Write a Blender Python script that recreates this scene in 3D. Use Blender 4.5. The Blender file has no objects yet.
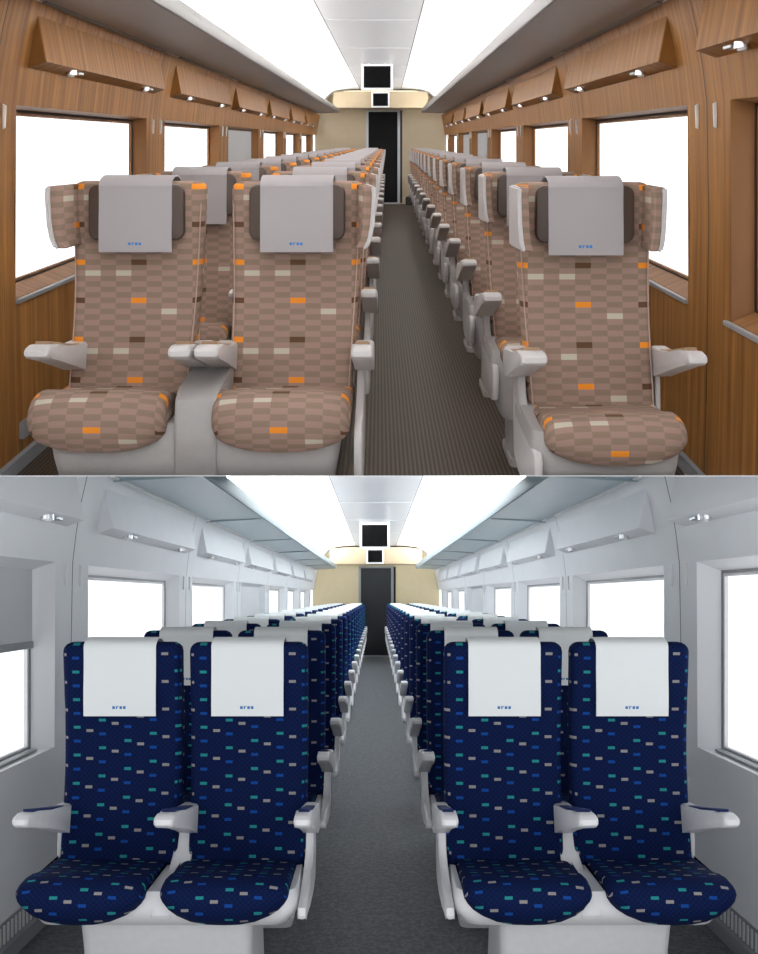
import bpy, bmesh, math, random
from mathutils import Matrix, Vector
random.seed(4)
sc = bpy.context.scene
C = sc.collection
F = 870.0                     # focal length in pixels of a 758 px wide frame
CAMZ = 3.0
PX, PY = 379.0, 370.0         # principal point
FLOOR = -1.37                 # floor height relative to the eye

def lin(c):
    c = c / 255.0
    return c / 12.92 if c <= .04045 else ((c + .055) / 1.055) ** 2.4
def rgb(r, g, b): return (lin(r), lin(g), lin(b), 1)

# ------------------------------------------------------------- materials
MATS = {}
class NT:
    def __init__(s, name):
        s.m = bpy.data.materials.new(name); s.m.use_nodes = True
        s.t = s.m.node_tree; s.t.nodes.clear(); MATS[name] = s.m
        s.out = s.n('ShaderNodeOutputMaterial')
    def n(s, kind, **kw):
        x = s.t.nodes.new(kind)
        for k, v in kw.items(): setattr(x, k, v)
        return x
    def l(s, a, b): s.t.links.new(a, b)
    def math(s, op, a, b=None, c=None):
        x = s.n('ShaderNodeMath', operation=op)
        for i, v in enumerate((a, b, c)):
            if v is None: continue
            if isinstance(v, (int, float)): x.inputs[i].default_value = v
            else: s.l(v, x.inputs[i])
        return x.outputs[0]
    def mix(s, fac, a, b):
        x = s.n('ShaderNodeMix', data_type='RGBA')
        for i, v in ((0, fac), (6, a), (7, b)):
            if isinstance(v, (int, float)): x.inputs[i].default_value = v
            elif isinstance(v, tuple): x.inputs[i].default_value = v
            else: s.l(v, x.inputs[i])
        return x.outputs[2]
    def bsdf(s, col, rough=.6, metal=0.0, spec=.5, bump=None, bdist=.002, bstr=.4, sheen=0):
        p = s.n('ShaderNodeBsdfPrincipled')
        if isinstance(col, tuple): p.inputs['Base Color'].default_value = col
        else: s.l(col, p.inputs['Base Color'])
        p.inputs['Roughness'].default_value = rough
        p.inputs['Metallic'].default_value = metal
        p.inputs['Specular IOR Level'].default_value = spec
        if bump is not None:
            b = s.n('ShaderNodeBump'); b.inputs['Distance'].default_value = bdist; b.inputs['Strength'].default_value = bstr
            s.l(bump, b.inputs['Height']); s.l(b.outputs[0], p.inputs['Normal'])
        s.l(p.outputs[0], s.out.inputs[0]); return p
    def noise(s, scale, vec=None, detail=3, mapping=None):
        x = s.n('ShaderNodeTexNoise'); x.inputs['Scale'].default_value = scale; x.inputs['Detail'].default_value = detail
        if vec is None: vec = s.n('ShaderNodeTexCoord').outputs['Object']
        if mapping:
            mp = s.n('ShaderNodeMapping'); mp.inputs['Scale'].default_value = mapping; s.l(vec, mp.inputs[0]); vec = mp.outputs[0]
        s.l(vec, x.inputs['Vector']); return x.outputs[0]

def plain(name, col, rough=.5, metal=0, spec=.5, nz=.06, nscale=40):
    t = NT(name)
    k = t.noise(nscale)
    d = tuple(c * (1 - nz) for c in col[:3]) + (1,)
    u = tuple(min(1, c * (1 + nz)) for c in col[:3]) + (1,)
    t.bsdf(t.mix(k, d, u), rough, metal, spec)
plain('white_plastic', rgb(222, 222, 224), .38)
plain('cream_plastic', rgb(188, 183, 181), .4)
plain('shell_grey', rgb(158, 153, 150), .45)
plain('wall_white', rgb(240, 242, 245), .5, nz=.03, nscale=6)
plain('rack_blue_grey', rgb(182, 198, 204), .35)
plain('rack_lip_blue', rgb(146, 164, 170), .35)
plain('rack_grey', rgb(150, 144, 141), .5)
plain('rack_lip_grey', rgb(112, 109, 107), .4)
plain('ceiling_white', rgb(236, 238, 240), .5, nz=.01)
plain('ceiling_panel', rgb(168, 170, 174), .3, nz=.015)
plain('ceiling_panel_lower', rgb(140, 142, 146), .3, nz=.015)
plain('groove_dark', rgb(70, 72, 76), .6)
plain('groove_brown', rgb(45, 30, 20), .6)
plain('black_plastic', rgb(16, 16, 18), .4, spec=.3)
plain('screen_black', rgb(3, 3, 4), .3, spec=.15)
plain('screen_bezel', rgb(240, 240, 242), .4)
plain('door_dark', rgb(34, 36, 38), .35)
plain('door_black', rgb(4, 4, 5), .5, spec=.1)
plain('aluminium', rgb(165, 168, 172), .35, .6)
plain('guide_grey', rgb(142, 144, 148), .5)
plain('beige_panel', rgb(204, 190, 156), .45, nz=.05, nscale=14)
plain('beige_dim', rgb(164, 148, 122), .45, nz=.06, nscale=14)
plain('chrome', rgb(225, 225, 228), .15, 1)
plain('added_deck_white', rgb(200, 200, 200), .6)
plain('brown_leather', rgb(64, 47, 37), .5)
plain('blind_grey', rgb(208, 210, 212), .8, nz=.05, nscale=60)
plain('skirting_grey', rgb(135, 138, 142), .5)
plain('sill_strip', rgb(150, 150, 152), .4)
plain('mark_blue', rgb(40, 110, 180), .6, nz=.02)
plain('arm_tan', rgb(165, 135, 105), .5)
plain('navy_pad', rgb(24, 44, 100), .6)
plain('piping_beige', rgb(172, 146, 132), .7)
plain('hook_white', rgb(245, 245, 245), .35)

t = NT('lamp_on'); e = t.n('ShaderNodeEmission'); e.inputs[0].default_value = (1, .98, .95, 1); e.inputs[1].default_value = 60; t.l(e.outputs[0], t.out.inputs[0])
t = NT('lamp_bright'); e = t.n('ShaderNodeEmission'); e.inputs[0].default_value = (1, .99, .98, 1); e.inputs[1].default_value = 92; t.l(e.outputs[0], t.out.inputs[0])
t = NT('lamp_warm'); e = t.n('ShaderNodeEmission'); e.inputs[0].default_value = (1, .88, .66, 1); e.inputs[1].default_value = 2; t.l(e.outputs[0], t.out.inputs[0])
t = NT('window_glass')
tr = t.n('ShaderNodeBsdfTransparent'); gl = t.n('ShaderNodeBsdfGlossy'); gl.inputs['Roughness'].default_value = .02
mx = t.n('ShaderNodeMixShader'); mx.inputs[0].default_value = .05
t.l(tr.outputs[0], mx.inputs[1]); t.l(gl.outputs[0], mx.inputs[2]); t.l(mx.outputs[0], t.out.inputs[0])

t = NT('rib_shade'); t.bsdf(rgb(180, 180, 182), .6)

def wood(name, a, b, c):
    t = NT(name)
    co = t.n('ShaderNodeTexCoord').outputs['Object']
    n1 = t.noise(1.0, co, 4, (1.5, 26, .8))
    n2 = t.noise(1.0, co, 3, (6, 120, 2.5))
    def sharp(x, g):
        q = t.n('ShaderNodeClamp'); t.l(t.math('MULTIPLY_ADD', t.math('SUBTRACT', x, .5), g, .5), q.inputs[0]); return q.outputs[0]
    base = t.mix(sharp(n1, 2.6), a, b)
    k = t.math('MULTIPLY', sharp(n2, 2.2), .5)
    col = t.mix(k, base, c)
    # board joints every 0.24 m along the carriage
    sp = t.n('ShaderNodeSeparateXYZ'); t.l(co, sp.inputs[0])
    t.bsdf(col, .5, spec=.25, bump=n2, bdist=.0008)
wood('oak_veneer', rgb(176, 124, 64), rgb(126, 82, 38), rgb(80, 48, 22))
wood('oak_reveal', rgb(164, 118, 76), rgb(128, 86, 50), rgb(96, 60, 34))

t = NT('cloth_grey')
uv = t.n('ShaderNodeUVMap').outputs[0]
n = t.noise(1, uv, 2, (500, 500, 1)); n2 = t.noise(30, uv)
t.bsdf(t.mix(n, rgb(146, 140, 141), rgb(170, 164, 164)), .9, spec=.1, bump=n, bdist=.001)
t = NT('cloth_white')
uv = t.n('ShaderNodeUVMap').outputs[0]
n = t.noise(1, uv, 2, (500, 500, 1))
t.bsdf(t.mix(n, rgb(222, 226, 226), rgb(240, 243, 243)), .9, spec=.1, bump=n, bdist=.001)

# brown woven moquette with orange, dark and cream dashes
t = NT('brown_moquette')
uv = t.n('ShaderNodeUVMap').outputs[0]
sp = t.n('ShaderNodeSeparateXYZ'); t.l(uv, sp.inputs[0])
cw, ch = .0525, .0186
us = t.math('DIVIDE', t.math('ADD', sp.outputs[0], 40 * cw + cw * .5), cw)
vs = t.math('DIVIDE', t.math('ADD', sp.outputs[1], 140 * ch), ch)
iu, iv = t.math('FLOOR', us), t.math('FLOOR', vs)
chk = t.math('MODULO', t.math('ADD', iu, iv), 2)
n = t.noise(1, uv, 2, (260, 260, 1))
base = t.mix(chk, t.mix(n, rgb(136, 116, 100), rgb(120, 101, 86)), t.mix(n, rgb(152, 126, 114), rgb(138, 112, 101)))
mu, mv = t.math('MODULO', iu, 8), t.math('MODULO', iv, 14)
def cells(lst):
    acc = None
    for a, b in lst:
        k = t.math('MULTIPLY', t.math('COMPARE', mu, a, .4), t.math('COMPARE', mv, b, .4))
        acc = k if acc is None else t.math('ADD', acc, k)
    return acc
col = t.mix(cells([(0, 2), (4, 9)]), base, rgb(216, 130, 40))
col = t.mix(cells([(4, 2), (0, 9)]), col, rgb(88, 64, 44))
col = t.mix(cells([(5, 7), (7, 7), (2, 0)]), col, rgb(176, 168, 150))
t.bsdf(col, .85, spec=.15, bump=n, bdist=.001)

# navy moquette with teal, blue and beige dashes
t = NT('navy_moquette')
uv = t.n('ShaderNodeUVMap').outputs[0]
sp = t.n('ShaderNodeSeparateXYZ'); t.l(uv, sp.inputs[0])
us = t.math('DIVIDE', t.math('ADD', sp.outputs[0], 4.2), .042)
iu = t.math('FLOOR', us); fu = t.math('FRACT', us)
ph = t.math('FRACT', t.math('MULTIPLY', iu, .37))
vs = t.math('ADD', t.math('DIVIDE', t.math('ADD', sp.outputs[1], 4.0), .092), ph)
fv = t.math('FRACT', vs)
odd = t.math('MODULO', iu, 2)
ev = t.math('SUBTRACT', 1.0, odd)
mxk = t.math('COMPARE', fu, .5, .27)
def band(c): return t.math('COMPARE', fv, c, .05)
c1 = t.math('MODULO', t.math('FLOOR', us), 10)
n = t.noise(1, uv, 2, (420, 420, 1)); nb = t.noise(1, uv, 1, (14, 14, 1))
hx = t.math('MODULO', t.math('ADD', t.math('FLOOR', t.math('MULTIPLY', sp.outputs[0], 120)), t.math('FLOOR', t.math('MULTIPLY', sp.outputs[1], 120))), 2)
base = t.mix(t.math('ABSOLUTE', hx), rgb(6, 20, 58), rgb(8, 27, 72))
col = t.mix(t.math('MULTIPLY', t.math('MULTIPLY', ev, mxk), band(.2)), base, rgb(38, 132, 136))
col = t.mix(t.math('MULTIPLY', t.math('MULTIPLY', ev, mxk), band(.7)), col, rgb(16, 66, 142))
col = t.mix(t.math('MULTIPLY', t.math('MULTIPLY', odd, mxk), band(.45)), col, rgb(140, 137, 138))
t.bsdf(col, .85, spec=.12, bump=n, bdist=.001)

t = NT('ribbed_floor')
co = t.n('ShaderNodeTexCoord').outputs['Object']; sp = t.n('ShaderNodeSeparateXYZ'); t.l(co, sp.inputs[0])
w = t.math('SINE', t.math('MULTIPLY', sp.outputs[0], 2 * math.pi / .0185))
w = t.math('MULTIPLY_ADD', w, .5, .5)
t.bsdf(t.mix(w, rgb(44, 36, 29), rgb(84, 73, 61)), .55, spec=.2, bump=w, bdist=.001, bstr=.25)
t = NT('speckled_floor')
n = t.noise(130, None, 3); n2 = t.noise(45, None, 4)
k = t.math('MULTIPLY', n, n2)
k = t.math('MULTIPLY_ADD', k, 5, -.9)
x = t.n('ShaderNodeClamp'); t.l(k, x.inputs[0])
t.bsdf(t.mix(x.outputs[0], rgb(64, 67, 71), rgb(104, 107, 111)), .55, spec=.3)

# ------------------------------------------------------------- mesh helpers
class Room:
    def __init__(s, vx, vy, cx):
        s.cx = cx
        s.S = Matrix(((1, (vx - PX) / F, 0, 0), (0, 1, 0, 0), (0, (PY - vy) / F, 1, 0), (0, 0, 0, 1)))
    def pt(s, x, y, z):
        v = s.S @ Vector((x, y, z)); v.z += CAMZ; return v
UP = Room(387.5, 142, -.15)
LO = Room(376.0, 597, 0.0)
R = UP
ALL = []

def obj(name, bm, mat, parent=None, smooth=False, loc=None, recalc=True):
    """bm is in the carriage's own x / depth / height axes"""
    if recalc: bmesh.ops.recalc_face_normals(bm, faces=bm.faces)
    bm.transform(R.S)
    me = bpy.data.meshes.new(name); bm.to_mesh(me); bm.free()
    if smooth:
        for p in me.polygons: p.use_smooth = True
        try: me.set_sharp_from_angle(angle=math.radians(38))
        except Exception: pass
    mats = mat if isinstance(mat, (list, tuple)) else [mat]
    for m in mats: me.materials.append(MATS[m])
    o = bpy.data.objects.new(name, me); C.objects.link(o)
    if parent: o.parent = parent
    if loc is not None: o.location = R.pt(*loc)
    o['_room'] = 0 if R is UP else 1
    ALL.append(o); return o
def top(o, label, cat=None, group=None, kind=None):
    o['label'] = label
    if cat: o['category'] = cat
    if group: o['group'] = group
    if kind: o['kind'] = kind
    return o
def empty(name, loc):
    o = bpy.data.objects.new(name, None); C.objects.link(o); o.location = R.pt(*loc)
    o.empty_display_size = .1; o['_room'] = 0 if R is UP else 1
    return o
def shell_loc(): return None
def quad(bm, pts, uvs=None):
    vs = [bm.verts.new(p) for p in pts]; return bm.faces.new(vs)
def box(bm, x0, x1, y0, y1, z0, z1, bev=0, seg=2):
    r = bmesh.ops.create_cube(bm, size=1)
    for v in r['verts']:
        v.co = Vector(((x0 + x1) / 2 + v.co.x * (x1 - x0), (y0 + y1) / 2 + v.co.y * (y1 - y0), (z0 + z1) / 2 + v.co.z * (z1 - z0)))
    if bev:
        es = list({e for v in r['verts'] for e in v.link_edges})
        bmesh.ops.bevel(bm, geom=es, offset=bev, segments=seg, affect='EDGES', profile=.5)
def uvs(bm, fn):
    lay = bm.loops.layers.uv.verify()
    for f in bm.faces:
        for l in f.loops: l[lay].uv = fn(l.vert.co, f.normal)
def prism(bm, poly, a0, a1, axis='x', bev=0, seg=2):
    """closed outline swept along an axis; poly is (y,z) for x, (x,z) for y, (x,y) for z"""
    def P(p, a):
        if axis == 'x': return (a, p[0], p[1])
        if axis == 'y': return (p[0], a, p[1])
        return (p[0], p[1], a)
    A = [bm.verts.new(P(p, a0)) for p in poly]; B = [bm.verts.new(P(p, a1)) for p in poly]
    n = len(poly); fs = [bm.faces.new(A), bm.faces.new(B[::-1])]
    for i in range(n): fs.append(bm.faces.new((A[i], B[i], B[(i + 1) % n], A[(i + 1) % n])))
    if bev:
        es = list({e for f in fs[:2] for e in f.edges})
        bmesh.ops.bevel(bm, geom=es, offset=bev, segments=seg, affect='EDGES', profile=.5)
def rrect(w, h, r, k=4, cx=0, cy=0):
    out = []
    for qx, qy, a0 in ((1, 1, 0), (-1, 1, 90), (-1, -1, 180), (1, -1, 270)):
        for i in range(k + 1):
            a = math.radians(a0 + 90 * i / k)
            out.append((cx + qx * (w / 2 - r) + r * math.cos(a), cy + qy * (h / 2 - r) + r * math.sin(a)))
    return out
def loft(bm, rings, cap=True):
    R_ = [[bm.verts.new(p) for p in r] for r in rings]
    n = len(R_[0])
    for a, b in zip(R_, R_[1:]):
        for i in range(n): bm.faces.new((a[i], a[(i + 1) % n], b[(i + 1) % n], b[i]))
    if cap: bm.faces.new(R_[0][::-1]); bm.faces.new(R_[-1])
def smoothpoly(pts, it=2):
    for _ in range(it):
        q = []
        for i in range(len(pts)):
            a, b = pts[i], pts[(i + 1) % len(pts)]
            q.append((a[0] * .75 + b[0] * .25, a[1] * .75 + b[1] * .25)); q.append((a[0] * .25 + b[0] * .75, a[1] * .25 + b[1] * .75))
        pts = q
    return pts

# ------------------------------------------------------------- seats
def backrest_bm(cx, wt, wb, h0, h1, lean=.05, d=.09, sh0=0.0):
    bm = bmesh.new(); rings = []
    N = 22; rr = .03
    for i in range(N + 1):
        tt = i / N; z = h0 + (h1 - h0) * tt
        w = wb + (wt - wb) * tt
        y = -.03 + lean * tt + .02 * math.sin(tt * math.pi) - .01 * math.cos(tt * 6)
        dd = d
        xo = sh0 * (1 - tt)
        rings.append([(cx + xo + px, y + py, z) for px, py in rrect(w, dd, .03, 4)])
    yt = rings[-1][0]; y = -.03 + lean - .01 * math.cos(6)
    for a in (25, 50, 72, 88):
        A = math.radians(a)
        sh = rr * (1 - math.cos(A))
        rings.append([(cx + px, y + py, h1 + rr * math.sin(A)) for px, py in rrect(wt - 2 * sh, d - 2 * sh, max(.006, .03 - sh * .6), 4)])
    loft(bm, rings)
    bm.normal_update()
    uvs(bm, lambda c, n: (c.x - cx + (c.y if abs(n.x) > .8 else 0), c.z))
    return bm
def cushion_bm(cx, w, D, h_rear, h_lip, h_bot, arc=.07, plan=.07):
    bm = bmesh.new(); rings = []; vv = []
    xs = [-1, -.985, -.94, -.86, -.72, -.5, -.25, 0, .25, .5, .72, .86, .94, .985, 1]
    for s in xs:
        a = abs(s)
        yf = -D + plan * a ** 5
        zb = h_bot + arc * a ** 2.6
        rim = {1: .55, .985: .8, .94: .93}.get(round(a, 3), 1)
        lip = h_lip - .006 * a * a - (1 - rim) * .06
        rear = h_rear - (1 - rim) * .04
        zb = zb + (1 - rim) * .05
        yf = yf + (1 - rim) * .05
        th = lip - zb
        prof = [(0.0, rear), (-.10, rear + .002), (-.22, rear + (lip - rear) * .45), (yf + .12, lip - .004), (yf + .07, lip),
                (yf + .03, lip - th * .10), (yf + .008, lip - th * .28), (yf, lip - th * .5), (yf + .006, lip - th * .72), (yf + .03, zb + th * .08), (yf + .07, zb),
                (-.12, zb + .01), (0.0, zb + .02)]
        rings.append([(cx + s * w / 2, y, z) for y, z in prof])
        L = 0; acc = [0]
        for p, q in zip(prof, prof[1:]): L += math.dist(p, q); acc.append(L)
        vv.append(acc)
    R_ = [[bm.verts.new(p) for p in r] for r in rings]
    lay = bm.loops.layers.uv.verify(); n = len(R_[0])
    for k in range(len(R_) - 1):
        for i in range(n):
            j = (i + 1) % n
            f = bm.faces.new((R_[k][i], R_[k][j], R_[k + 1][j], R_[k + 1][i]))
            for l, (kk, ii) in zip(f.loops, ((k, i), (k, j), (k + 1, j), (k + 1, i))):
                l[lay].uv = (l.vert.co.x - cx, -(vv[kk][ii] if not (i == n - 1 and ii == 0) else vv[kk][-1] + .2))
    for k in (0, len(R_) - 1):
        f = bm.faces.new(R_[k])
        for l in f.loops: l[lay].uv = (l.vert.co.y, l.vert.co.z)
    return bm
def cover_bm(cx, w, h_top, h_bot, y_front, y_top, back=.12):
    """cloth folded over the top of the seat back"""
    bm = bmesh.new(); path = []
    for i in range(7): path.append((y_front - .002 * math.sin(i), h_bot + (h_top - .035 - h_bot) * i / 6))
    yc = (y_front + y_top) / 2; rad = abs(y_top - y_front) / 2
    for a in range(0, 181, 20):
        A = math.radians(a); path.append((yc - rad * math.cos(A), h_top - .035 + .035 * math.sin(A)))
    path.append((y_top, h_top - .035 - back))
    th = .005
    outer = path
    inner = []
    for i, p in enumerate(path):
        q0 = path[max(0, i - 1)]; q1 = path[min(len(path) - 1, i + 1)]
        dx, dz = q1[0] - q0[0], q1[1] - q0[1]; L = math.hypot(dx, dz) or 1
        inner.append((p[0] + dz / L * th, p[1] - dx / L * th))
    poly = outer + inner[::-1]
    xs = [cx - w / 2 + w * k / 6 for k in range(7)]
    loft(bm, [[(x, y, z) for y, z in poly] for x in xs])
    uvs(bm, lambda c, n: (c.x, c.z))
    return bm
def arm_bm(x0, x1, f=-.40, hf=.742, hr=.685):
    bm = bmesh.new()
    prism(bm, smoothpoly([(.03, hr + .002), (-.14, hr + .012), (f + .05, hf), (f, hf - .006), (f, hf - .036), (f + .05, hf - .047), (-.16, hr - .045), (-.02, hr - .10), (.03, hr - .10)], 1), x0, x1, 'x', .012, 3)
    return bm
def armpad_bm(x0, x1, f=-.40, hf=.742, hr=.685):
    bm = bmesh.new()
    def top_(y): return hr + .012 + (hf - hr - .012) * ((-.14 - y) / (-.14 - (f + .05))) if y < -.14 else hr + .006
    prism(bm, [(-.06, hr + .006), (-.14, hr + .020), (f + .06, hf + .004), (f + .07, hf - .02), (-.14, hr - .004), (-.09, hr - .004)], x0, x1, 'x', .003, 1)
    return bm
def side_bm(x0, x1, top_h=.66, low=.40, front=-.37, bev=.008, mid=.50):
    bm = bmesh.new()
    prism(bm, smoothpoly([(.06, top_h), (-.02, top_h), (-.03, mid + .06), (-.08, mid + .01), (-.20, mid - .02), (front + .02, mid - .03), (front, mid - .07), (front + .03, low + .01), (front + .10, low - .01), (.02, low - .01), (.06, low + .04)], 1), x0, x1, 'x', bev, 2)
    return bm
def post_bm(x0, x1, top_h=.66, low=.46):
    bm = bmesh.new()
    prism(bm, [(.05, top_h), (-.02, top_h), (-.03, low), (.05, low)], x0, x1, 'x', .006, 2)
    return bm
def console_bm(x0, x1, front, low):
    bm = bmesh.new()
    prism(bm, smoothpoly([(.06, .67), (-.02, .67), (-.05, .63), (-.20, .612), (front + .03, .602), (front, .58), (front, low), (.06, low)], 1), x0, x1, 'x', .012, 2)
    return bm
def mark_bm(cx, h, y, w=.047, hh=.016):
    bm = bmesh.new(); k = w / 4; s = .0042
    for i in range(4):
        x = cx - w / 2 + i * k; e = k * .72
        box(bm, x, x + s, y - .001, y, h, h + hh)
        if i != 1: box(bm, x + e - s, x + e, y - .001, y, h, h + hh)
        if i != 3: box(bm, x, x + e, y - .001, y, h + hh - s, h + hh)
        if i in (0, 1, 3): box(bm, x, x + e, y - .001, y, h + hh * .5 - s / 2, h + hh * .5 + s / 2)
        if i in (2, 3): box(bm, x, x + e, y - .001, y, h, h + s)
        if i == 1: box(bm, x + e - s, x + e, y - .001, y, h + hh * .45, h + hh)
    return bm
YT = -.03 + .05                      # centre line of the backrest top (depth)

def dup(root, loc):
    r = root.copy(); C.objects.link(r); r.location = R.pt(*loc)
    def rec(src, dst):
        for ch in list(src.children):
            c = ch.copy(); C.objects.link(c); c.parent = dst; ALL.append(c); rec(ch, c)
    rec(root, r); return r

def lower_unit(side):
    """side = -1 left of the aisle, +1 right: window seat is on that side"""
    s = side
    cx = s * .63
    t = empty('train_seat', (cx, 2.9, FLOOR))
    for dx in (s * .213, -s * .207):
        obj('backrest', backrest_bm(dx, .392, .385, .44, 1.19), 'navy_moquette', t, True)
        c = obj('headrest_cover', cover_bm(dx + (0 if dx * s > 0 else 0), .237, 1.236, .978, -.040, .082), 'cloth_white', t, True)
        obj('printed_mark', mark_bm(dx, 1.002, -.0405), 'mark_blue', c)
        obj('seat_cushion', cushion_bm(dx + s * .021, .374, .41, .515, .545, .408, .065, .03), 'navy_moquette', t, True)
    for a0, a1 in ((s * .420, s * .372), (s * .012, -s * .046), (-s * .442, -s * .392)):
        a0, a1 = min(a0, a1), max(a0, a1)
        a = obj('armrest', arm_bm(a0, a1), 'white_plastic', t, True)
        obj('arm_pad', armpad_bm(a0 + .009, a1 - .009), 'navy_pad', a)
    for x0, x1, fr_ in ((-s * .400, -s * .426, -.37), (-.030, .030, -.365)):
        x0, x1 = min(x0, x1), max(x0, x1)
        obj('side_panel', side_bm(x0, x1, low=.42, front=fr_), 'white_plastic', t, True)
    x0, x1 = min(s * .405, s * .425), max(s * .405, s * .425)
    obj('arm_post', post_bm(x0, x1), 'white_plastic', t, True)
    # tray under the cushions
    bm = bmesh.new(); rings = []
    for z, w, yf in ((.395, .66, -.31), (.405, .74, -.34), (.44, .79, -.355), (.46, .80, -.35), (.50, .78, -.33)):
        rings.append([(px, py, z) for px, py in rrect(w, .03 - yf, .05, 4, 0, (.03 + yf) / 2)])
    loft(bm, rings); obj('seat_pan', bm, 'white_plastic', t, True)
    # inset pedestal with a stepped foot
    bm = bmesh.new(); rings = []
    pc = 0
    for z, w, yf in ((0, .56, -.30), (.03, .56, -.30), (.032, .53, -.29), (.30, .51, -.29), (.42, .52, -.31)):
        rings.append([(px + pc, py, z) for px, py in rrect(w, .02 - yf, .035, 4, 0, (.02 + yf) / 2)])
    loft(bm, rings); obj('pedestal', bm, 'white_plastic', t, True)
    # rear shell and seat-back table
    for dx in (s * .213, -s * .207):
        bm = bmesh.new(); box(bm, dx - .17, dx + .17, .058, .078, .50, 1.13, .01); obj('back_shell', bm, 'white_plastic', t, True)
        bm = bmesh.new(); box(bm, dx - .155, dx + .155, .079, .092, .70, .95, .004); obj('folding_table', bm, 'white_plastic', t, True)
    return t

def wing_parts(t, dx, sgn, flare, h0=1.02, h1=1.225):
    """padded ear beside the headrest, fabric inside and a pale shell outside"""
    def plan(off_in, off_out, ext, k=1.0):
        a = (dx + sgn * (.192 + off_in), .01); b = (dx + sgn * (.19 + (flare + .02) * k - .02 + off_in), -.15 - ext)
        c = (dx + sgn * (.19 + (flare + .02) * k - .02 + off_out), -.15 - ext); d = (dx + sgn * (.192 + off_out + .01), .04)
        return [a, b, c, d] if sgn > 0 else [a, b, c, d]
    zs = [(h0, .5), (h0 + .03, .75), (h0 + .08, .9), (h1 - .03, 1), (h1, .96)]
    bm = bmesh.new(); loft(bm, [[(x, y, z) for x, y in plan(0, .026, -.006, k)] for z, k in zs])
    bmesh.ops.bevel(bm, geom=bm.edges[:], offset=.004, segments=1, affect='EDGES')
    bm.normal_update(); uvs(bm, lambda c, n: (c.y * 1.0 + .03, c.z))
    w = obj('head_wing', bm, 'brown_moquette', t, True)
    bm = bmesh.new(); loft(bm, [[(x, y, z) for x, y in plan(.024, .037, .005, k)] for z, k in zs])
    bmesh.ops.bevel(bm, geom=bm.edges[:], offset=.005, segments=2, affect='EDGES')
    obj('wing_shell', bm, 'cream_plastic', w, True)

def upper_unit(kind):
    if kind == 'double':
        t = empty('train_seat', (-.59, 3.0, FLOOR)); seats = [(-.262, (-1,)), (.283, (1,))]
        hr, hl, hb = .548, .605, .420
        arms = [(-.505, -.43), (-.072, -.004), (.006, .080), (.480, .545)]
        sides = [(.488, .512)]; posts = [(-.492, -.470)]; consoles = [(-.058, .070)]
        panw, pan_c = .88, 0.0
    else:
        t = empty('train_seat', (.652, 2.92, FLOOR)); seats = [(0, (-1, 1))]
        hr, hl, hb = .51, .56, .412
        arms = [(-.262, -.185), (.224, .282)]
        sides = [(-.222, -.195)]; posts = [(.238, .257)]; consoles = []
        panw, pan_c = .43, 0.0
    lean_x = -.024 if kind == 'double' else .022
    for dx, wings in seats:
        obj('backrest', backrest_bm(dx, .455, .412, .46, 1.205, sh0=lean_x), 'brown_moquette', t, True)
        bm = bmesh.new(); prism(bm, rrect(.324, .188, .03, 4, dx, 1.132), -.056, -.02, 'y', .008, 2)
        obj('head_pad', bm, 'brown_leather', t, True)
        c = obj('headrest_cover', cover_bm(dx, .246, 1.256, .998, -.063, .085), 'cloth_grey', t, True)
        obj('printed_mark', mark_bm(dx, 1.022, -.0635), 'mark_blue', c)
        for sg in wings: wing_parts(t, dx, sg, .045 if kind == 'double' else .012)
        obj('seat_cushion', cushion_bm(dx + ((-.030 if dx < 0 else -.018) if kind == 'double' else .02), .418, .41, hr, hl, hb, .047, .025), 'brown_moquette', t, True)
        bm = bmesh.new(); box(bm, dx - .19, dx + .19, .058, .078, .50, 1.15, .01); obj('back_shell', bm, 'cream_plastic', t, True)
        for sg in (-1, 1):
            bm = bmesh.new(); N = 12
            rings = []
            for i in range(N + 1):
                tt = i / N; z = .5 + .66 * tt; w = .408 + (.455 - .408) * (z - .46) / .745
                y = -.03 + .05 * tt + .02 * math.sin(tt * math.pi) - .01 * math.cos(tt * 6)
                rings.append([(dx + lean_x * (1 - (z - .46) / .745) + sg * (w / 2 - .009) + (.0022) * math.cos(a), y - .040 + .0022 * math.sin(a), z) for a in (0, 1.57, 3.14, 4.71)])
            loft(bm, rings); obj('piping', bm, 'piping_beige', t, True)
    for a0, a1 in arms:
        a = obj('armrest', arm_bm(a0, a1, -.39, .755), 'cream_plastic', t, True)
        obj('arm_pad', armpad_bm(a0 + .012, a1 - .012, -.39, .755), 'arm_tan', a)
    for x0, x1 in sides:
        obj('side_panel', side_bm(x0, x1, .67, .30, -.375, .009, .53 if kind == 'double' else .49), 'cream_plastic', t, True)
    for x0, x1 in posts: obj('arm_post', post_bm(x0, x1, .67), 'cream_plastic', t, True)
    for x0, x1 in consoles: obj('centre_console', console_bm(x0, x1, -.362, .24), 'shell_grey', t, True)
    bm = bmesh.new(); rings = []
    for z, w, yf in ((.21, panw - .10, -.30), (.24, panw - .06, -.32), (.40, panw, -.35), (.47, panw + .02, -.355), (.51, panw + .01, -.34)):
        rings.append([(px + pan_c, py, z) for px, py in rrect(w, .05 - yf, .045, 4, 0, (.05 + yf) / 2)])
    loft(bm, rings); obj('seat_pan', bm, 'shell_grey', t, True)
    bm = bmesh.new(); rings = []
    for z, k in ((0, .02), (.03, .02), (.032, 0), (.22, 0)):
        rings.append([(px, py, z) for px, py in rrect(panw - .18 + k, .26 + k, .03, 4, 0, -.12)])
    loft(bm, rings); obj('pedestal', bm, 'shell_grey', t, True)
    return t

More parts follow.
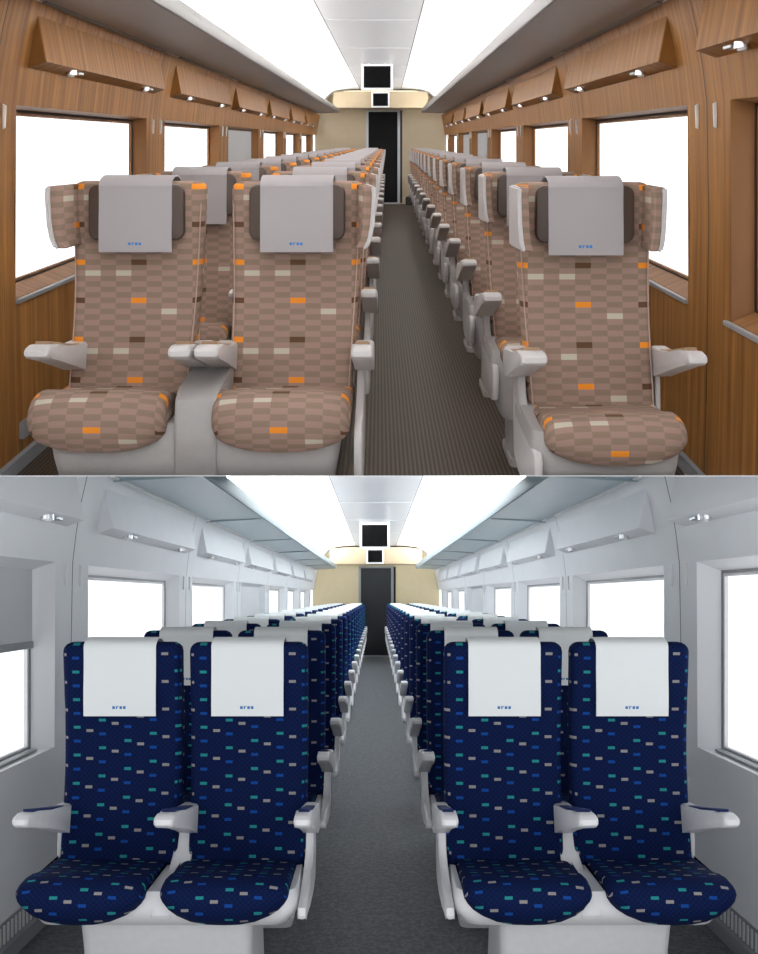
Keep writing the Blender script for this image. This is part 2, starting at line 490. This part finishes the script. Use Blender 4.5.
ORD = ['front', 'second', 'third', 'fourth', 'fifth', 'sixth', 'seventh', 'eighth', 'ninth', 'tenth', 'eleventh', 'twelfth', 'thirteenth', 'fourteenth', 'fifteenth', 'sixteenth', 'seventeenth']
def rowname(i, n): return 'front row' if i == 0 else ('last row by end wall' if i == n - 1 else ORD[i] + ' row from the front')
def rows(proto_fn, arg, x, y0, n, text, group):
    proto = proto_fn(arg)
    for i in range(n):
        o = proto if i == 0 else dup(proto, (x, y0 + i, FLOOR))
        top(o, text + ', ' + rowname(i, n), 'seat', group)

# ------------------------------------------------------------- carriage shell
PROF = [(FLOOR, 1.40), (-1.0, 1.41), (-.66, 1.415), (-.3, 1.42), (.155, 1.412), (.30, 1.395), (.45, 1.37), (.60, 1.335), (.75, 1.29), (.90, 1.21), (1.0, 1.13), (1.08, 1.02), (1.12, .86), (1.15, .66), (1.155, .445)]
def wx(h):
    for (h0, x0), (h1, x1) in zip(PROF, PROF[1:]):
        if h0 <= h <= h1: return x0 + (x1 - x0) * (h - h0) / (h1 - h0)
    return PROF[-1][1]
SILL, HEAD = -.66, .155

def carriage(room, near0, period, nwin, zstart, zend, wallm, revm, ceilm, floorm, wname, n0, P):
    """near0: depth of the near edge of the first window opening"""
    global R
    R = room; cx = room.cx
    OPEN = 1.98
    winz = [(near0 + period * i, near0 + period * i + OPEN) for i in range(nwin)]
    seams = [near0 - .225 + period * i for i in range(nwin + 1)]
    # floor
    bm = bmesh.new()
    ny = 24; ys = [zstart + (zend - zstart) * i / ny for i in range(ny + 1)]
    for a, b in zip(ys, ys[1:]): quad(bm, [(cx - 1.40, a, FLOOR), (cx + 1.40, a, FLOOR), (cx + 1.40, b, FLOOR), (cx - 1.40, b, FLOOR)])
    bmesh.ops.remove_doubles(bm, verts=bm.verts, dist=1e-5)
    r = bmesh.ops.solidify(bm, geom=bm.faces[:], thickness=.03)
    bm.transform(Matrix.Translation((0, 0, 0)))
    for v in bm.verts:
        pass
    top(obj('floor', bm, floorm, loc=(0, 0, 0)), P['floor'], None, None, 'structure')
    zmax = max((v.co.z for v in []), default=0)
    # side walls with window openings
    for s, nm in ((-1, 'left'), (1, 'right')):
        bm = bmesh.new()
        zs = sorted({zstart, zend} | {a for w in winz for a in w if zstart < a < zend})
        hs = [p[0] for p in PROF if p[0] <= .61]
        for (a, b) in zip(zs, zs[1:]):
            inwin = any(w[0] - 1e-6 <= a and b <= w[1] + 1e-6 for w in winz)
            for h0, h1 in zip(hs, hs[1:]):
                if inwin and h0 >= SILL - 1e-6 and h1 <= HEAD + 1e-6: continue
                for k in (0, 1):
                    o = 0 if k == 0 else .10
                    x0, x1 = cx + s * (wx(h0) + o), cx + s * (wx(h1) + o)
                    quad(bm, [(x0, a, h0), (x0, b, h0), (x1, b, h1), (x1, a, h1)])
        # reveals, splayed
        bmesh.ops.remove_doubles(bm, verts=bm.verts, dist=1e-5)
        w_ = obj('wall_' + nm, bm, [wallm], smooth=False, loc=(0, 0, 0), recalc=False)
        for p in w_.data.polygons: p.use_smooth = True
        w_.data.set_sharp_from_angle(angle=math.radians(25))
        top(w_, P['wall'] % nm, None, None, 'structure')
        # windows
        for i, (a, b) in enumerate(winz):
            if b < zstart or b > zend + .2: continue
            num = n0 + i * 2 + (0 if s < 0 else 1)
            bm = bmesh.new()
            dep = .085
            xo, xi_ = cx + s * 1.417, cx + s * (1.415 + dep)
            sl = P['sill_rise']
            oo = [(xo, a, SILL), (cx + s * wx(SILL), b, SILL), (cx + s * wx(HEAD), b, HEAD), (cx + s * wx(HEAD), a, HEAD)]
            oo[0] = (cx + s * wx(SILL), a, SILL)
            ii = [(xi_, a + .03, SILL + sl), (xi_, b - P['fo'], SILL + sl), (xi_, b - P['fo'], HEAD - P['hd']), (xi_, a + .03, HEAD - P['hd'])]
            for k in range(4): quad(bm, [oo[k], oo[(k + 1) % 4], ii[(k + 1) % 4], ii[k]])
            for f in list(bm.faces):
                pass
            win = obj('window_%d' % num, bm, revm, loc=(0, 0, 0))
            top(win, P['window'] % (P['winpos'](i), nm), None, None, 'structure')
            # dark blind guide, inner frame and glass
            def ring(x0, x1, m0, m1):
                bm = bmesh.new()
                A = [(a + .03 + m0, SILL + sl + m0), (b - P['fo'] - m0, SILL + sl + m0), (b - P['fo'] - m0, HEAD - P['hd'] - m0), (a + .03 + m0, HEAD - P['hd'] - m0)]
                B = [(a + .03 + m1, SILL + sl + m1 * .6), (b - P['fo'] - m1, SILL + sl + m1 * .6), (b - P['fo'] - m1, HEAD - P['hd'] - m1), (a + .03 + m1, HEAD - P['hd'] - m1)]
                for k in range(4):
                    j = (k + 1) % 4
                    pts = []
                    p = [(x0, *A[k]), (x0, *A[j]), (x0, *B[j]), (x0, *B[k])]
                    q = [(x1, *A[k]), (x1, *A[j]), (x1, *B[j]), (x1, *B[k])]
                    vs = [bm.verts.new(v) for v in p + q]
                    for f in ((0, 1, 2, 3), (4, 5, 6, 7), (0, 1, 5, 4), (2, 3, 7, 6), (1, 2, 6, 5), (0, 3, 7, 4)): bm.faces.new([vs[z] for z in f])
                return bm
            obj('blind_guide', ring(xi_ + s * .0, xi_ + s * .012, 0, .012), P['guide'], win)
            obj('window_frame', ring(xi_ + s * .004, xi_ + s * .02, .008, .026), revm if P['wood'] else 'white_plastic', win)
            bm = bmesh.new(); box(bm, min(xi_ + s * .012, xi_ + s * .018), max(xi_ + s * .012, xi_ + s * .018), a + .045, b - P['fo'] - .01, SILL + sl + .012, HEAD - P['hd'] - .012)
            obj('pane', bm, 'window_glass', win)
            if not P['wood']:
                bm = bmesh.new(); box(bm, min(cx + s * 1.445, cx + s * 1.475), max(cx + s * 1.445, cx + s * 1.475), a + .10, b - .12, SILL + .004, SILL + .012)
                obj('sill_vent', bm, 'guide_grey', win)
            else:
                bm = bmesh.new(); box(bm, min(cx + s * 1.398, cx + s * 1.416), max(cx + s * 1.398, cx + s * 1.416), a, b + .04, SILL - .022, SILL - .002, .003, 1)
                obj('sill_strip', bm, 'sill_strip', win)
        # seams between panels
        bm = bmesh.new()
        for z in seams:
            if z > zend: continue
            hh = [FLOOR] + [p[0] for p in PROF[1:] if p[0] < .8]
            for h0, h1 in zip(hh, hh[1:]):
                xa, xb = cx + s * (wx(h0) - .0012), cx + s * (wx(h1) - .0012)
                quad(bm, [(xa, z - .004, h0), (xa, z + .004, h0), (xb, z + .004, h1), (xb, z - .004, h1)])
        r = bmesh.ops.remove_doubles(bm, verts=bm.verts, dist=1e-5)
        P['trim'] += 1
        top(obj('trim_%d' % P['trim'], bm, P['groove'], loc=(0, 0, 0)), P['seam'] % nm, None, None, 'structure')
        # skirting
        bm = bmesh.new()
        xw = cx + s * 1.40
        prism(bm, [(xw, FLOOR), (xw - s * .022, FLOOR), (xw - s * .018, FLOOR + .055), (xw, FLOOR + .06)], zstart + .02, zend, 'y')
        top(obj('baseboard_' + nm, bm, 'skirting_grey', loc=(0, 0, 0)), P['base'] % nm, None, None, 'structure')
        # coat hooks
        first = None
        for i, z in enumerate(seams):
            if z > zend: continue
            for k, dz in ((0, -.095), (1, .10)):
                if z + dz < 3.0: continue
                bm = bmesh.new()
                x = wx(.10)
                prism(bm, [(cx + s * x, .052), (cx + s * (x - .010), .058), (cx + s * (x - .014), .148), (cx + s * x, .156)], z + dz - .006, z + dz + .006, 'y', .002, 1)
                o = obj('coat_hook', bm, 'hook_white', loc=(0, 0, 0))
                c = Vector((cx + s * x, z + dz, .10)); recenter(o, room.pt(*c))
                top(o, P['hook'] % ('nearer' if k == 0 else 'farther', P['ord'](i), nm), 'coat hook', P['hookg'])
        # reading light housings
        for i, (a, b) in enumerate(winz):
            z0, z1 = a + .07, b + .09
            if z1 > zend: continue
            root = empty('reading_light_box', (cx + s * 1.38, (z0 + z1) / 2, .33))
            root_c = Vector((cx + s * 1.38, (z0 + z1) / 2, .33))
            bm = bmesh.new()
            poly = [(cx + s * 1.40, .315), (cx + s * 1.312, .345), (cx + s * 1.350, .552), (cx + s * 1.372, .552)]
            prism(bm, [(p[0] - root_c.x, p[1] - root_c.z) for p in poly], z0 - root_c.y, z1 - root_c.y, 'y', .003, 1)
            hs_ = obj('housing', bm, wallm if not P['wood'] else 'oak_veneer', root)
            for dz in (.40, 1.66):
                bm = bmesh.new()
                zc = z0 + dz - root_c.y
                def disc(bm, r, zt, zb_):
                    ring_ = []
                    for h in (zt, zb_): ring_.append([(s * (1.352 - 1.38) + r * .75 * math.cos(q * math.pi / 6), zc + r * 1.3 * math.sin(q * math.pi / 6), h) for q in range(12)])
                    loft(bm, ring_)
                disc(bm, .034, .012, -.012)
                l = obj('reading_lamp', bm, 'chrome', hs_, True)
                bm = bmesh.new(); disc(bm, .018, -.010, -.020); obj('lens', bm, 'hook_white', l)
                bm = bmesh.new(); box(bm, s * (1.352 - 1.38) - .02, s * (1.352 - 1.38) + .02, zc + .05, zc + .12, -.006, .008, .003, 1); obj('switch', bm, 'aluminium', l)
            top(root, P['light'] % (P['winpos'](i), nm), 'reading light', P['lightg'])
        # luggage rack
        root = empty('luggage_rack', (cx + s * 1.1, zend / 2, .62)); rc = Vector((cx + s * 1.1, zend / 2, .62))
        def rp(x, h): return (cx + s * x - rc.x, h - rc.z)
        z0, z1 = zstart + .05 - rc.y, zend - .9 - rc.y
        bm = bmesh.new(); prism(bm, [rp(1.325, .600), rp(.885, .622), rp(.885, .640), rp(1.325, .625)], z0, z1, 'y')
        obj('shelf', bm, P['rack'], root)
        bm = bmesh.new(); prism(bm, smoothpoly([rp(.885, .612), rp(.868, .622), rp(.862, .690), rp(.870, .702), rp(.888, .700), rp(.892, .63)], 1), z0, z1, 'y')
        obj('front_lip', bm, P['lip'], root, True)
        k = zstart + .4
        while k < zend - 1.2 and P['br']:
            bm = bmesh.new(); prism(bm, [rp(1.33, .585), rp(.90, .612), rp(.90, .625), rp(1.33, .61)], k - .012 - rc.y, k + .012 - rc.y, 'y', .002, 1)
            obj('bracket', bm, P['lip'], root); k += period
        for i, (a, b) in enumerate(winz):  # plain coloured strips stand in for light leaking along the rack's wall edge
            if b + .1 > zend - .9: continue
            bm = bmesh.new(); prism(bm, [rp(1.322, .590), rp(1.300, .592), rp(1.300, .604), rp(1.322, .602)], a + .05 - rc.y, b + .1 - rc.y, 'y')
            obj('light_leak_edge', bm, 'hook_white' if not P['wood'] else 'rack_lip_grey', root)
        bm = bmesh.new(); prism(bm, [rp(1.20, .66), rp(1.12, .66), rp(1.12, .69), rp(1.20, .69)], z0 + .1, z1, 'y')
        obj('light_strip', bm, P['lamp'], root)
        top(root, P['rackl'] % nm, 'luggage rack')
        # heater grilles low on the wall
        if not P['wood']:
            for i, z in enumerate(seams[:3] + [seams[0] + .0]):
                if i == 3: continue
                zc = z + 0.0
                x = wx(-1.27)
                bm = bmesh.new()
                L = .95
                for q in range(24):
                    zz = zc - 1.0 + q * .036
                    box(bm, cx + s * (x - .004) - .004, cx + s * (x - .004) + .004, zz, zz + .014, -1.305, -1.235)
                fr = bmesh.new(); box(fr, cx + s * x - .004, cx + s * x + .004, zc - 1.03, zc - 1.0 + 24 * .036 + .01, -1.315, -1.225, .002, 1)
                o = obj('heater_grille', fr, 'skirting_grey', loc=(0, 0, 0))
                recenter(o, room.pt(cx + s * x, zc - .55, -1.27))
                g = obj('slats', bm, 'white_plastic', o); g.location = -o.location + room.pt(0, 0, 0)
                top(o, 'white slatted heater grille low on the white %s wall, %s from the front' % (nm, ['nearest', 'second', 'third'][i]), 'grille', 'heater grilles low on the walls of the blue carriage')
    # ceiling
    bm = bmesh.new()
    cpts = [(h, x) for h, x in PROF if h >= .59]
    line = [(cx - x, h) for h, x in cpts] + [(cx + x, h) for h, x in cpts[::-1]]
    for p, q in zip(line, line[1:]):
        for a, b in zip(ys, ys[1:]): quad(bm, [(p[0], a, p[1]), (q[0], a, q[1]), (q[0], b, q[1]), (p[0], b, p[1])])
    bmesh.ops.remove_doubles(bm, verts=bm.verts, dist=1e-5)
    top(obj('ceiling', bm, 'ceiling_white', smooth=True, loc=(0, 0, 0)), P['ceil'], None, None, 'structure')
    P['trim'] += 1
    bm = bmesh.new()
    z = 4.2
    while z < zend - .3:
        box(bm, cx - .44, cx + .44, z - .9, z + .9 - .012 + (period - 1.83), 1.146, 1.152)
        z += period
    top(obj('trim_%d' % P['trim'], bm, P['cp'], loc=(0, 0, 0)), P['cpanel'], None, None, 'structure')
    P['trim'] += 1
    bm = bmesh.new()
    for x in (-.445, .445): box(bm, cx + x - .005, cx + x + .005, 3.2, zend, 1.144, 1.1525)
    z = 4.2 + period / 2
    while z < zend:
        for sx in (-1, 1): 
            xa, xb = cx + sx * .45, cx + sx * 1.0
            box(bm, min(xa, xb), max(xa, xb), z - .004, z + .004, 1.10, 1.102)
        z += period
    top(obj('trim_%d' % P['trim'], bm, 'groove_dark', loc=(0, 0, 0)), P['cseam'], None, None, 'structure')
    # end wall with door opening
    dl, dr, dt = P['door']
    bm = bmesh.new()
    for x0, x1, h0, h1 in ((cx - 1.45, dl, FLOOR, 1.2), (dr, cx + 1.45, FLOOR, 1.2), (dl, dr, dt, 1.2)):
        box(bm, x0, x1, zend, zend + .08, h0, h1)
    top(obj('wall_end', bm, P['endm'], loc=(0, 0, 0)), P['end'], None, None, 'structure')
    # bulkhead above the door
    bm = bmesh.new(); prism(bm, [(cx - 1.02, .73), (cx + 1.02, .73), (cx + 1.02, 1.055), (cx + .97, 1.085), (cx - .97, 1.085), (cx - 1.02, 1.055)], zend - .55, zend, 'y', .01, 2)
    P['trim'] += 1
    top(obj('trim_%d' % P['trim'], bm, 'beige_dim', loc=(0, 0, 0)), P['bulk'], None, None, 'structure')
    bm = bmesh.new(); box(bm, cx - .8, cx + .8, zend - .50, zend - .44, 1.092, 1.105)
    P['trim'] += 1
    top(obj('trim_%d' % P['trim'], bm, 'lamp_warm', loc=(0, 0, 0)), P['blamp'], None, None, 'structure')
    # door
    bm = bmesh.new()
    for x0, x1, h0, h1 in ((dl, dl + .055, FLOOR, dt), (dr - .055, dr, FLOOR, dt), (dl, dr, dt - .04, dt), (dl, dr, FLOOR, FLOOR + .035)):
        box(bm, x0, x1, zend - .03, zend + .06, h0, h1, .004, 1)
    d = obj('door_%d' % P['dn'], bm, 'aluminium', loc=(0, 0, 0))
    bm = bmesh.new(); box(bm, dl + .05, dr - .05 - P['gap'], zend + .0, zend + .04, FLOOR + .03, dt - .035)
    pn = obj('door_panel', bm, P['doorm'], d)
    bm = bmesh.new(); box(bm, dr - .11 - P['gap'], dr - .09 - P['gap'], zend - .03, zend, -.45, -.15, .004, 1); obj('door_handle', bm, P['doorm'], pn, True)
    bm = bmesh.new(); box(bm, dr + .004, dr + .05, zend - .012, zend, FLOOR + .03, dt - .01); obj('door_edge', bm, 'black_plastic', d)
    top(d, P['doorl'], None, None, 'structure')
    # screens
    def screen(name, x, z, w, h0, h1, label, hang):
        bm = bmesh.new(); prism(bm, rrect(w, h1 - h0, .015, 3, 0, (h1 - h0) / 2), 0, .06, 'y', .004, 1)
        root = obj(name, bm, 'screen_bezel', loc=(x, z, h0))
        bm = bmesh.new(); bz = .035
        prism(bm, rrect(w - 2 * bz, h1 - h0 - 2 * bz, .004, 2, 0, (h1 - h0) / 2), -.003, .02, 'y'); obj('display', bm, 'screen_black', root)
        if hang:
            for q in (-.12, .12):
                bm = bmesh.new(); box(bm, q - .015, q + .015, .02, .05, h1 - h0 - .005, 1.147 - h0); obj('hanger', bm, 'screen_bezel', root)
        top(root, label, 'screen')
    screen('ceiling_screen', cx + P['scx'], P['sc1z'], .46, P['sc1h'][0], P['sc1h'][1], P['sc1'], True)
    screen('passenger_display', cx + P['scx'], zend - .61, .39, .735, 1.075, P['sc2'], False)

def recenter(o, loc):
    """move the origin of a mesh built in carriage axes (object at pt(0,0,0)) to loc"""
    d = loc - o.location
    o.data.transform(Matrix.Translation(-d)); o.location = loc

ordw = ['nearest', 'second', 'third', 'fourth', 'fifth', 'sixth', 'seventh', 'eighth', 'ninth', 'tenth']
PU = dict(lamp='lamp_on', cp='ceiling_panel', endm='beige_dim', hd=.012, fo=.0, br=0, wood=True, trim=0, dn=1, sill_rise=.035, guide='groove_brown', groove='groove_brown', rack='rack_grey', lip='rack_lip_grey',
    floor='brown floor with fine ribs running down the aisle of the wood-lined carriage', wall='oak-panelled %s side wall of the brown-seat carriage',
    window='bright window, %s on the %s side of the wood-lined carriage', winpos=lambda i: ordw[i], ord=lambda i: ordw[i],
    seam='dark vertical joints between the oak panels, %s wall', base='grey skirting along the foot of the oak %s wall',
    hook='white bar coat hook, %s of the pair on the %s oak pillar, %s wall', hookg='coat hooks on the oak walls',
    light='oak wedge-shaped reading light box above the %s window on the %s oak wall', lightg='oak reading light boxes above the windows',
    rackl='dark grey luggage rack along the %s oak wall', ceil='bright white curved ceiling of the wood-lined carriage',
    cpanel='pale grey centre panels of the ceiling above the brown seats', cseam='thin dark joints in the ceiling above the brown seats',
    end='beige end wall around the black door, brown-seat carriage', bulk='beige bulkhead over the black door', blamp='warm light strip above the bulkhead, brown-seat carriage',
    door=(-.475, .275, .705), gap=0.0, doorm='door_black', doorl='black end door in a pale metal frame, brown-seat carriage',
    scx=-.0, sc1z=12.6, sc1h=(.75, 1.135), sc1='black screen in white frame hanging from ceiling above the brown seats', sc2='small black display in white frame over the black door, under the hanging screen')
PL = dict(lamp='lamp_bright', cp='ceiling_panel_lower', endm='beige_panel', hd=.040, fo=.05, br=1, wood=False, trim=20, dn=2, sill_rise=.0, guide='guide_grey', groove='groove_dark', rack='rack_blue_grey', lip='rack_lip_blue',
    floor='speckled grey floor of the aisle between the blue seats', wall='white %s side wall of the blue-seat carriage',
    window='bright window, %s on the %s side of the white carriage', winpos=lambda i: ordw[i], ord=lambda i: ordw[i],
    seam='thin vertical joints between the white panels, %s wall', base='grey skirting along the foot of the white %s wall',
    hook='white bar coat hook, %s of the pair on the %s white pillar, %s wall', hookg='coat hooks on the white walls',
    light='white wedge-shaped reading light box above the %s window on the %s white wall', lightg='white reading light boxes above the windows',
    rackl='blue-grey luggage rack along the %s white wall', ceil='bright white curved ceiling of the blue-seat carriage',
    cpanel='pale grey centre panels of the ceiling above the blue seats', cseam='thin dark joints in the ceiling above the blue seats',
    end='beige end wall around the dark grey door, blue-seat carriage', bulk='beige bulkhead over the dark grey door', blamp='warm light strip above the bulkhead, blue-seat carriage',
    door=(-.40, .40, .70), gap=0.0, doorm='door_dark', doorl='dark grey end door in a pale metal frame, blue-seat carriage',
    scx=-.02, sc1z=13.3, sc1h=(.735, 1.14), sc1='black screen in white frame hanging from ceiling above the blue seats', sc2='small black display in white frame over the dark grey door, under the hanging screen')

carriage(UP, 3.66 - 2.44, 2.44, 8, 1.9, 19.2, 'oak_veneer', 'oak_reveal', 'ceiling_white', 'ribbed_floor', 'upper', 1, PU)
rows(upper_unit, 'double', -.59, 3.0, 15, 'brown patterned double train seat left of the ribbed aisle', 'brown double seats left of the aisle')
rows(upper_unit, 'single', .652, 2.92, 15, 'brown patterned single train seat right of the ribbed aisle', 'brown single seats right of the aisle')
carriage(LO, 1.85, 2.42, 8, 1.6, 19.9, 'wall_white', 'wall_white', 'ceiling_white', 'speckled_floor', 'lower', 31, PL)
rows(lower_unit, -1, -.63, 2.9, 17, 'navy blue speckled double train seat left of the grey aisle', 'blue double seats left of the aisle')
rows(lower_unit, 1, .63, 2.9, 17, 'navy blue speckled double train seat right of the grey aisle', 'blue double seats right of the aisle')

# blinds drawn on some windows
def blind(room, near0, period, i, s, drop, label, group):
    global R
    R = room
    a = near0 + period * i; b = a + 1.98; cx = room.cx
    x = 1.49
    h1 = HEAD - .032; h0 = h1 - drop
    root = empty('window_blind', (cx + s * x, (a + b) / 2, h1)); yc = (a + b) / 2
    bm = bmesh.new(); box(bm, -.002, .002, a + .045 - yc, b - .065 - yc, -drop, 0); obj('blind_cloth', bm, 'blind_grey', root)
    bm = bmesh.new(); box(bm, -.009, .009, a + .045 - yc, b - .065 - yc, -drop - .02, -drop + .012, .003, 1); obj('bottom_bar', bm, 'guide_grey', root)
    top(root, label, 'blind', group)
uo, lo_ = 3.66 - 2.44, 1.85
blind(UP, uo, 2.44, 3, -1, .70, 'grey blind pulled down over the fourth window, left oak wall', 'blinds in the wood-lined carriage')
blind(UP, uo, 2.44, 4, 1, .70, 'grey blind pulled down over the fifth window, right oak wall', 'blinds in the wood-lined carriage')
blind(UP, uo, 2.44, 5, 1, .70, 'grey blind pulled down over the sixth window, right oak wall', 'blinds in the wood-lined carriage')
blind(LO, lo_, 2.42, 0, -1, .325, 'grey blind half drawn over the nearest window, left white wall', 'blinds in the white carriage')
blind(LO, lo_, 2.42, 3, -1, .62, 'grey blind drawn over the fourth window, left white wall', 'blinds in the white carriage')
blind(LO, lo_, 2.42, 4, 1, .62, 'grey blind drawn over the fifth window, right white wall', 'blinds in the white carriage')

# small things
R = UP
bm = bmesh.new(); box(bm, -.11, .11, -.1, .1, 0, .17, .01); o = obj('litter_box', bm, 'black_plastic', loc=(.50, 18.9, FLOOR))
bm = bmesh.new(); box(bm, -.09, .09, -.08, .08, .165, .185, .005); obj('lid', bm, 'black_plastic', o)
top(o, 'small black box on the floor right of the black door', 'box')
bm = bmesh.new(); box(bm, -.012, .012, -.05, .05, -.035, .035, .004); o = obj('wall_socket', bm, 'skirting_grey', loc=(UP.cx - 1.395, 3.72, -1.22))
bm = bmesh.new(); box(bm, .011, .014, -.03, .03, -.018, .018); obj('socket_face', bm, 'guide_grey', o)
top(o, 'small grey socket low on the left oak wall beside the front seats', 'socket')

# ------------------------------------------------------------- added deck between the two carriages, keeps their light apart
SL = -(475.9 - PY) / F
def deck():
    bm = bmesh.new()
    t = .00035
    for y0, y1 in ((1.2, 8.9),):
        A = [(-2.2, y0, (SL + t) * y0), (2.2, y0, (SL + t) * y0), (2.2, y1, (SL + t) * y1), (-2.2, y1, (SL + t) * y1)]
        B = [(x, y, (SL - t) * y) for x, y, z in A]
        va = [bm.verts.new(p) for p in A]; vb = [bm.verts.new(p) for p in B]
        bm.faces.new(va); bm.faces.new(vb[::-1])
        for i in range(4): bm.faces.new((va[i], vb[i], vb[(i + 1) % 4], va[(i + 1) % 4]))
    bmesh.ops.recalc_face_normals(bm, faces=bm.faces)
    me = bpy.data.meshes.new('trim_50'); bm.to_mesh(me); bm.free(); me.materials.append(MATS['added_deck_white'])
    o = bpy.data.objects.new('trim_50', me); C.objects.link(o); o.location = (0, 0, CAMZ)
    top(o, 'added thin pale deck blocking light between the wood-lined carriage and the blue one below', None, None, 'structure')
deck()

# trim everything to its own side of the deck
bpy.context.view_layer.update()
n = Vector((0, -SL, 1)).normalized()
p0 = Vector((0, 0, CAMZ))
dead = []
for o in ALL:
    M = o.matrix_world
    keep_up = o['_room'] == 0
    ds = [(M @ v.co - p0).dot(n) for v in o.data.vertices]
    if not ds: continue
    if keep_up and min(ds) >= -1e-5 or (not keep_up) and max(ds) <= 1e-5: continue
    if (keep_up and max(ds) <= 1e-4) or ((not keep_up) and min(ds) >= -1e-4): dead.append(o); continue
    me = o.data.copy(); o.data = me
    bm = bmesh.new(); bm.from_mesh(me)
    Mi = M.inverted()
    pc = Mi @ p0; nn = (M.to_3x3().transposed() @ n).normalized()
    r = bmesh.ops.bisect_plane(bm, geom=bm.verts[:] + bm.edges[:] + bm.faces[:], plane_co=pc, plane_no=nn, clear_inner=keep_up, clear_outer=not keep_up)
    closed = o.name.split('.')[0] not in ('wall_left', 'wall_right', 'ceiling') and not o.name.startswith(('window_', 'trim_'))
    if closed:
        es = [e for e in r['geom_cut'] if isinstance(e, bmesh.types.BMEdge)]
        if es:
            try: bmesh.ops.holes_fill(bm, edges=es)
            except Exception: pass
    bm.to_mesh(me); bm.free()
gone = set()
def kill(o):
    for c in list(o.children): kill(c)
    gone.add(o.name); bpy.data.objects.remove(o, do_unlink=True)
for o in dead:
    try: nm = o.name
    except ReferenceError: continue
    ch = [c for c in o.children]
    if ch:
        kill(o)
    else: gone.add(nm); bpy.data.objects.remove(o, do_unlink=True)
for o in list(sc.objects):
    if o.type == 'EMPTY' and not o.children and o.parent is None: bpy.data.objects.remove(o, do_unlink=True)
for o in sc.objects:
    if '_room' in o: del o['_room']

# ------------------------------------------------------------- light and camera
w = bpy.data.worlds.new('World'); sc.world = w; w.use_nodes = True
bg = w.node_tree.nodes['Background']; bg.inputs[0].default_value = (.96, .98, 1.0, 1); bg.inputs[1].default_value = 1.6

cam = bpy.data.cameras.new('Camera'); co = bpy.data.objects.new('Camera', cam); C.objects.link(co); sc.camera = co
co.location = (0, 0, CAMZ); co.rotation_euler = (math.radians(90), 0, 0)
cam.sensor_fit = 'HORIZONTAL'; cam.sensor_width = 36; cam.lens = 36 * F / 758
cam.shift_y = -(477 - PY) / 758; cam.clip_start = .05; cam.clip_end = 200
sc.view_settings.view_transform = 'Standard'; sc.view_settings.look = 'None'; sc.view_settings.gamma = 1
sc.view_settings.exposure = 0.0; sc.view_settings.use_curve_mapping = False
